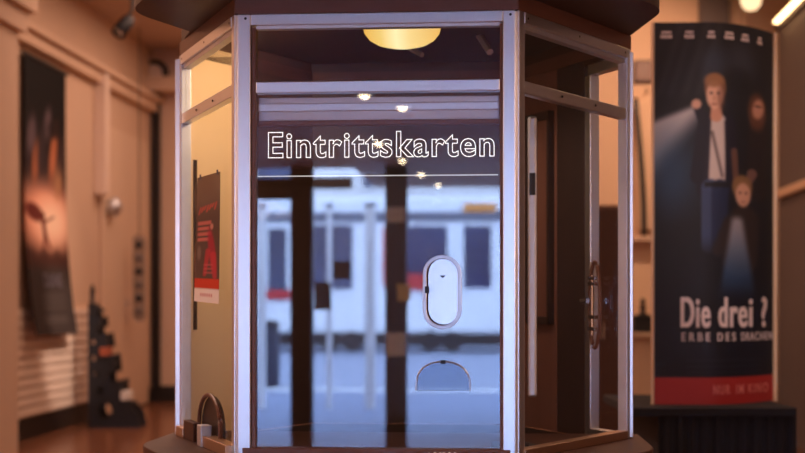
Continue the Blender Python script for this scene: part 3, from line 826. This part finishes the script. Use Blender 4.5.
# beige service counter behind, with things on it
def br(px, py, Z): return at_z(px, py, Z)
yc = 9.2
def oy(px, py, y): return on_plane(px, py, (0, y, 0), Vector((0, 1, 0)))
pc0, pc1 = oy(600, 333, 8.9), oy(690, 333, 8.9)
ct = thing('service_counter', 'beige service counter against the rear wall behind the ticket booth', 'counter', ((pc0.x + pc1.x) / 2, 9.2, 0))
link('body', B(pc0.x, pc1.x, 8.95, 9.7, 0, pc0.z - .05), M['wall_beige'], ct, bevel=.01)
link('worktop', B(pc0.x - .03, pc1.x + .03, 8.88, 9.72, pc0.z - .05, pc0.z), M['wall'], ct, bevel=.01)
p0, p1 = oy(634, 333, 9.1), oy(652, 318, 9.1)
t = thing('black_box', 'black box on the beige service counter', 'box', ((p0.x + p1.x) / 2, 9.2, pc0.z))
link('body', B(p0.x, p1.x + .1, 9.1, 9.4, pc0.z, p1.z), M['standblack'], t, bevel=.01)
link('lid', B(p0.x - .01, p1.x + .11, 9.09, 9.41, p1.z, p1.z + .025), M['black'], t, bevel=.006)
p = oy(643, 306, 9.2)
t = thing('figurine', 'small dark figurine standing on the black box', 'figurine', (p.x, 9.22, p1.z + .025))
link('body', lathe(bmesh.new(), [(0, 0), (.05, 0), (.05, .015), (.022, .03), (.034, .075), (.02, .11), (.026, .135), (.018, .165), (0, .17)], (p.x, 9.22, p1.z + .025), 16), M['inner'], t, True)
p0, p1 = oy(575, 205, 7.6), oy(622, 205, 7.6)
t = thing('storage_cabinet', 'tall dark brown cabinet behind the booth seen through its right panes', 'cabinet', ((p0.x + p1.x) / 2, 7.85, 0))
link('body', B(p0.x, p1.x, 7.62, 8.1, 0, p0.z), M['inner_mid'], t, bevel=.01)
xm_ = (p0.x + p1.x) / 2
for xa_, xb_, xh_ in ((p0.x + .015, xm_ - .006, xm_ - .04), (xm_ + .006, p1.x - .015, xm_ + .04)):
    d_ = link('door', B(xa_, xb_, 7.6, 7.62, .08, p0.z - .03), M['wood'], t, bevel=.005)
    link('handle', tube(bmesh.new(), [(xh_, 7.585, 1.0), (xh_, 7.585, 1.14)], .008), M['steel'], d_)
# dark screen on the wall
p0, p1 = oy(636, 80, 10.0), oy(651, 61, 10.0)
t = thing('wall_screen', 'dark rectangular screen on the rear wall between booth and display', 'screen', ((p0.x + p1.x) / 2, 10.1, p0.z))
link('panel', B(p0.x, p1.x + .02, 10.03, 10.1, p0.z, p1.z), M['inner_mid'], t, bevel=.008)
link('bezel', B(p0.x - .02, p1.x + .04, 10.05, 10.1, p0.z - .02, p1.z + .02), M['wall_brown'], t)
# pale coat hanging from a hook, dark lining showing along its edge
p0 = oy(648, 95, 9.9)
t = thing('hanging_coat', 'pale coat with dark lining hanging on the rear wall beside the display', 'coat', (p0.x, 10.0, p0.z - .95))
def sheet(cols, x_of, y_of, z_of, nv):
    b = bmesh.new(); g_ = [[b.verts.new((x_of(i / cols, j / nv), y_of(i / cols, j / nv), z_of(i / cols, j / nv))) for i in range(cols + 1)] for j in range(nv + 1)]
    for j in range(nv):
        for i in range(cols): b.faces.new((g_[j][i], g_[j][i + 1], g_[j + 1][i + 1], g_[j + 1][i]))
    e_ = bmesh.ops.extrude_face_region(b, geom=list(b.faces)); bmesh.ops.translate(b, verts=[v for v in e_['geom'] if isinstance(v, bmesh.types.BMVert)], vec=(0, .03, 0))
    return b
ztp, zbt = p0.z + .02, oy(642, 232, 9.9).z
xr = oy(662, 100, 9.9).x; xla = oy(634, 100, 9.9).x
link('shell', sheet(16, lambda a_, b_: xla + .015 + (xr - xla) * (a_ * (1 - .12 * b_) + .12 * b_) - .10 * (1 - a_) * 0, lambda a_, b_: 9.93 + .03 * math.sin(a_ * 9) * b_, lambda a_, b_: ztp - (ztp - zbt) * b_ - .12 * (1 - a_) ** 3 * (1 - b_), 20), M['wall_beige'], t, True)
link('lining', sheet(4, lambda a_, b_: xla - .01 + .05 * a_ + .09 * math.sin(b_ * 1.6), lambda a_, b_: 9.90, lambda a_, b_: ztp - .05 - (ztp - zbt) * b_ * 1.0, 20), M['base'], t, True)
link('hook', tube(bmesh.new(), [(p0.x, 10.1, ztp + .06), (p0.x, 10.0, ztp + .06), (p0.x, 9.95, ztp + .0)], .012), M['steel'], t)
# ledge on the wall below the coat
p0 = oy(634, 238, 9.9)
link_o = tag(link('wall_shelf', B(p0.x - .2, p0.x + .35, 9.88, 10.1, p0.z - .03, p0.z + .02), M['wall'], bevel=.006), 'pale narrow shelf on the rear wall below the hanging coat', 'shelf')
# shelf bracket on the right wall
p = on_plane(792, 192, (RW, 0, 0), Vector((1, 0, 0)))
y_a, y_b = on_plane(779, 192, (RW, 0, 0), Vector((1, 0, 0))).y, p.y - 1.2
t = thing('wall_rail', 'pale wooden handrail fixed to the brown right wall', 'handrail', (RW, (y_a + y_b) / 2, p.z))
link('rail', B(RW - .07, RW - .02, y_b, y_a, p.z - .03, p.z + .05), M['wall_beige'], t, bevel=.012)
for yy in (y_a - .15, y_b + .2):
    link('bracket', B(RW - .05, RW, yy - .02, yy + .02, p.z - .05, p.z + .0), M['brass'], t)
# cove light and globe lamp
tag(link('cove_light', B(RW - .085, RW - .04, -.4, 8.9, 3.985, 4.01), M['cove']), 'glowing warm strip light along the top of the right wall', 'strip light')
p = at_z(751, -3, 12.6)
t = thing('globe_lamp', 'glowing warm globe lamp hanging at the upper right beside the strip light', 'lamp', (p.x, p.y, HC))
link('globe', lathe(bmesh.new(), [(0, -.13), (.05, -.12), (.085, -.08), (.1, -.02), (.095, .05), (.06, .11), (0, .13)], p, 24), M['globe'], t, True)
link('stem', tube(bmesh.new(), [(p.x, p.y, p.z + .12), (p.x, p.y, HC)], .015), M['brass'], t)
# column of grey cloth/pipe seen above the display
p = oy(716, 10, 9.95)
struct('trim_7', B(p.x - .16, p.x + .14, 9.95, 10.1, 0, HC), M['wall_brown'])
struct('trim_8', B(p.x + .28, p.x + .33, 10.0, 10.1, 0, HC), M['wall_beige'])

# ================================================================== ENTRANCE AND STREET (mirrored in the front pane)
YD = 7.9
def mx(px, Y): return mirror(px, 299, Y).x
def mz(py, Y, px=380): return mirror(px, py, Y).z
def mbar(bm, px0, px1, py0, py1, Y, t=.1):
    a_, b_ = sorted((mx(px0, Y), mx(px1, Y))); c_, d_ = sorted((mz(py0, Y), mz(py1, Y)))
    return box(bm, a_, b_, -Y - t, -Y, c_, d_)
bm = bmesh.new()
for p0, p1 in ((290, 311), (385, 406)):
    a_, b_ = mx(p0, YD), mx(p1, YD); box(bm, a_, b_, -YD - .15, -YD, 0, HP)
for xx in (-3.4, -2.45, 1.7, 2.8): box(bm, xx, xx + .2, -YD - .15, -YD, 0, HP)
a_, b_ = mx(200, YD), mx(388, YD)
box(bm, LW, a_ + .9, -YD - .15, -YD, mz(198, YD), mz(177, YD)); box(bm, LW, mx(350, YD), -YD - .15, -YD, mz(187, YD), mz(177, YD))
box(bm, mx(385, YD), mx(406, YD), -YD - .17, -YD, 2.0, HP)
d2 = struct('door_2', bm, M['doorwood'])
for x0_, x1_ in ((-3.2, -2.45), (-2.25, mx(290, YD)), (mx(311, YD), mx(385, YD)), (mx(406, YD), 1.7), (1.9, 2.8)):
    link('pane', B(x0_, x1_, -YD - .006, -YD, .02, mz(199, YD) if x0_ < -.9 else mz(187, YD)), M['door_pane'], d2)
for px, w_, lab in ((370, .06, 'pale bar outside added for a door edge between the dark entrance posts'), (261, .05, 'pale bar outside added for a bright strip at the left end of the entrance'), (329, .03, 'thin pale bar outside added for a glass edge behind the brown notices')):
    x_ = mx(px, 12.5)  # pale bars added outdoors to catch daylight in place of pale door edges
    t = thing('glass_edge_bar', lab, 'post', (x_, -12.5, -.02))
    link('shaft', B(x_ - w_, x_ + w_, -12.5 - w_, -12.5 + w_, -.02, 2.5), M['tram'], t)
    link('cap', B(x_ - w_ - .01, x_ + w_ + .01, -12.51 - w_, -12.49 + w_, 2.5, 2.54), M['tram_grey'], t)
for (nm, q, mm, lab, ct_) in (('notice', (314, 330, 282, 310), 'doorwood', 'dark brown square plate on the entrance door glass', 'plate'),
                             ('notice', (333, 350, 261, 279), 'doorwood', 'brown notice on the entrance door glass above the square plate', 'notice'),
                             ('notice', (386, 405, 207, 222), 'tram', 'pale notice at the top of the dark entrance post', 'notice'),
                             ('notice', (386, 405, 333, 356), 'tram', 'pale notice at knee height on the dark entrance post', 'notice'),
                             ('notice', (397, 410, 284, 301), 'yellow', 'small yellow notice on the entrance door post', 'notice')):
    tag(link(nm, mbar(bmesh.new(), *q, YD - .02, .02), M[mm]), lab, ct_)
# ceiling spots of the passage
spt = [(364, 95), (402, 107), (378, 143), (402, 160), (421, 174), (438, 184.5), (372, 100), ]
k = 0
for (px, py) in spt[:6]:
    d = ray(px, py); tt = (HP - .012 - CAM.z) / d.z; v = CAM + d * tt
    x, y = v.x, -v.y
    t = thing('downlight', 'small round glowing downlight in the dark passage ceiling', 'downlight', (x, y, HP), 'downlights in the passage ceiling')
    rr = .042
    link('trim_ring', lathe(bmesh.new(), [(rr + .018, 0), (rr + .02, -.012), (rr, -.014), (rr, 0)], (x, y, HP), 18), M['alu_dull'], t)
    link('lens', lathe(bmesh.new(), [(0, -.034), (.012, -.031), (.022, -.022), (.028, -.01), (rr - .002, -.006), (rr - .002, -.004), (0, -.004)], (x, y, HP), 18), M['spotglow'], t)
# street
struct('wall_entrance', B(LW - .25, RW + .25, -8.05, -7.9, HP + .15, HC + .15), M['facade'])
struct('floor_pavement', B(-40, 40, -15.6, -8.0, -.2, -.02), M['pave'])
struct('floor_kerb', B(-40, 40, -15.9, -15.6, -.2, .0), M['kerb'])
struct('floor_road', B(-60, 60, -60, -15.9, -.2, -.05), M['asphalt'])
YT = 31.0
tr_ = thing('tram', 'white tram with dark windows stopped across the street outside', 'tram', (mx(380, YT), -YT - 1.2, 0))
xa, xb = mx(180, YT), mx(620, YT)
zb_, zt_ = mz(334, YT), mz(196, YT)
link('body', B(xa, xb, -YT - 2.4, -YT, zb_, zt_), M['tram'], tr_, bevel=.12)
link('underframe', B(xa + .2, xb - .2, -YT - 2.2, -YT - .1, .12, zb_), M['rubber'], tr_)
link('roof_band', B(xa, xb, -YT - 2.3, -YT + .03, mz(222, YT), mz(212, YT)), M['tram_grey'], tr_)
for (p0, p1, q0, q1) in ((268, 286, 228, 300), (313, 352, 225, 289), (394, 447, 226, 290), (464, 491, 226, 288), (510, 560, 226, 290), (205, 250, 226, 290)):
    link('window', mbar(bmesh.new(), p0, p1, q0, q1, YT - .04, .08), M['tram_glass'], tr_)
link('stripe', mbar(bmesh.new(), 262, 290, 290, 299, YT - .1, .06), M['tram_red'], tr_)
link('stripe', mbar(bmesh.new(), 404, 440, 274, 290, YT - .1, .04), M['tram_red'], tr_)
link('door_panel', mbar(bmesh.new(), 383, 393, 228, 286, YT - .05, .06), M['tram_red'], tr_)
link('destination_display', mbar(bmesh.new(), 464, 496, 204, 212, YT - .06, .06), M['amber'], tr_)
for px in (330, 352, 430, 452):
    link('wheel', lathe(bmesh.new(), [(0, 0), (.24, 0), (.26, .06), (0, .06)], (mx(px, YT), -YT - .05, .24), 20, Vector((0, 1, 0))), M['rubber'], tr_)
# red-lit lamp and traffic light before it
p = mirror(270, 385, 17)
t = thing('litter_bin', 'dark round litter bin on the road side outside', 'bin', (p.x, p.y, -.05))
link('body', lathe(bmesh.new(), [(0, 0), (.13, 0), (.15, .1), (.16, .85), (.14, .95), (0, 1.0)], (p.x, p.y, -.05), 20), M['binblue'], t, True)
link('lid', lathe(bmesh.new(), [(0, 0), (.17, 0), (.15, .06), (0, .1)], (p.x, p.y, .92), 20), M['black'], t, True)
p = mirror(371, 232, 20)
t = thing('street_lamp', 'slim pole with a bright round lamp outside the entrance', 'street lamp', (p.x, p.y, 0))
link('pole', tube(bmesh.new(), [(p.x, p.y, -.1), (p.x, p.y, p.z - .08)], .035), M['tram'], t)
link('lamp_head', lathe(bmesh.new(), [(0, -.08), (.06, -.06), (.08, 0), (.06, .06), (0, .08)], p, 16), emis('street_lamp_glow', (1, .9, .7, 1), 30), t, True)
# facade opposite
FY = -44.0
fb = thing('facade_building', 'pale stone building across the street behind the tram', 'building', (0, FY, 0))
link('wall', B(-30, 26, FY - 6, FY, 0, 14), M['facade'], fb)
for r in range(3):
    for c in range(14):
        x = -28 + c * 3.9; z = 1.0 + r * 4.4
        link('window', B(x, x + 1.7, FY - .05, FY + .06, z, z + 2.5), M['tram_glass'], fb)
link('cornice', B(-30.2, 26.2, FY, FY + .35, 13.4, 14), M['kerb'], fb)

# ================================================================== LIGHTS
def area(name, loc, rot, sx, sy, col, power, spread=PI):
    l = D.lights.new(name, 'AREA'); l.shape = 'RECTANGLE'; l.size = sx; l.size_y = sy; l.color = col; l.energy = power; l.spread = spread
    o = D.objects.new(name, l); COL.objects.link(o); o.location = loc; o.rotation_euler = rot; return o
def spot(name, loc, tgt, col, power, ang, blend=.6, rad=.05):
    l = D.lights.new(name, 'SPOT'); l.color = col; l.energy = power; l.spot_size = math.radians(ang); l.spot_blend = blend; l.shadow_soft_size = rad
    o = D.objects.new(name, l); COL.objects.link(o); o.location = loc
    o.rotation_euler = (Vector(tgt) - Vector(loc)).to_track_quat('-Z', 'Y').to_euler(); return o
WARM = (1.0, .62, .46); WARM2 = (1.0, .60, .40)
area('foyer_area_light', (-2.2, 9.5, HC - .05), (0, 0, 0), 2.0, 5.0, WARM, 120)
area('foyer_area_light', (1.2, 7.5, HC - .05), (0, 0, 0), 1.0, 2.5, WARM2, 22)
spot('cladding_fill_spot', (-1.2, 7.2, 4.3), (LW, 9.35, .85), (1, .72, .58), 900, 15, .8)  # added lamp without a fixture, puts the bright patch on the boards
spot('banner_fill_spot', (-1.4, 7.0, 4.4), (LW, 9.1, 2.1), (1, .66, .50), 230, 26, .9)  # added to lift the banner's glow, no lamp hangs there
spot('rear_wall_fill_spot', (2.0, 7.6, 4.4), (1.7, 10.1, 3.1), WARM2, 230, 80, .9)  # added fill that brightens the beige rear wall
spot('display_fill_spot', (.9, -.3, 3.9), (1.9, 2.6, 2.05), (1.0, .78, .66), 240, 30, .8)  # unseen lamp added to brighten the curved display
spot('booth_fill_spot', (-.1, .45, 2.28), (-.70, 1.0, 1.85), (1.0, .70, .44), 27, 95, .8, .03)  # added without a fixture to light the cream board
spot('booth_fill_spot', (.0, .75, 2.30), (.45, 1.0, 1.0), (1.0, .76, .62), 26, 110, .8, .03)  # second added lamp, lifts the brown panelling at the right
for q_ in ((-3.3, -6.2, 1.7), (2.4, -6.0, 1.7), (2.5, -2.6, 1.7)):  # added point lights without fittings, warming the passage ceiling and side frames
    l_ = D.lights.new('passage_fill_point', 'POINT'); l_.color = (1.0, .58, .36); l_.energy = 38; l_.shadow_soft_size = .12
    ol_ = D.objects.new('passage_fill_point', l_); COL.objects.link(ol_); ol_.location = q_
area('foyer_area_light', (-2.9, 2.6, HC - .05), (0, 0, 0), 1.2, 3.5, WARM, 130)  # added so the booth's left side rails mirror a brighter wall
area('foyer_area_light', (2.1, 2.6, HC - .05), (0, 0, 0), 1.0, 3.5, WARM, 60)  # likewise added, for the right side rails
area('passage_fill_area', (-3.0, -3.2, HP - .03), (0, 0, 0), 1.2, 5.0, WARM, 100)  # added fill that tints the booth's side frames warm
area('passage_fill_area', (2.5, -3.2, HP - .03), (0, 0, 0), .8, 5.0, WARM, 75)  # same added fill on the right

w = D.worlds.new('World'); SC.world = w; w.use_nodes = True
nt = w.node_tree; bg = nt.nodes['Background']
bg.inputs[0].default_value = (.45, .62, 1.0, 1); bg.inputs[1].default_value = 9.6

# ================================================================== CAMERA
cd = D.cameras.new('camera'); co = D.objects.new('camera', cd); COL.objects.link(co)
cd.sensor_width = 36; cd.lens = FPX / 805 * 36
cd.shift_x = (402.5 - CXP) / 805; cd.shift_y = (HY - 226.5) / 805
co.location = CAM; co.rotation_euler = (PI / 2, 0, YAW)
cd.dof.use_dof = True; cd.dof.focus_distance = 4.26; cd.dof.aperture_fstop = cd.lens / 1000 / .030
cd.clip_end = 200
SC.camera = co
vs = SC.view_settings
vs.view_transform = 'Standard'; vs.look = 'None'; vs.gamma = 1; vs.exposure = 0; vs.use_curve_mapping = False
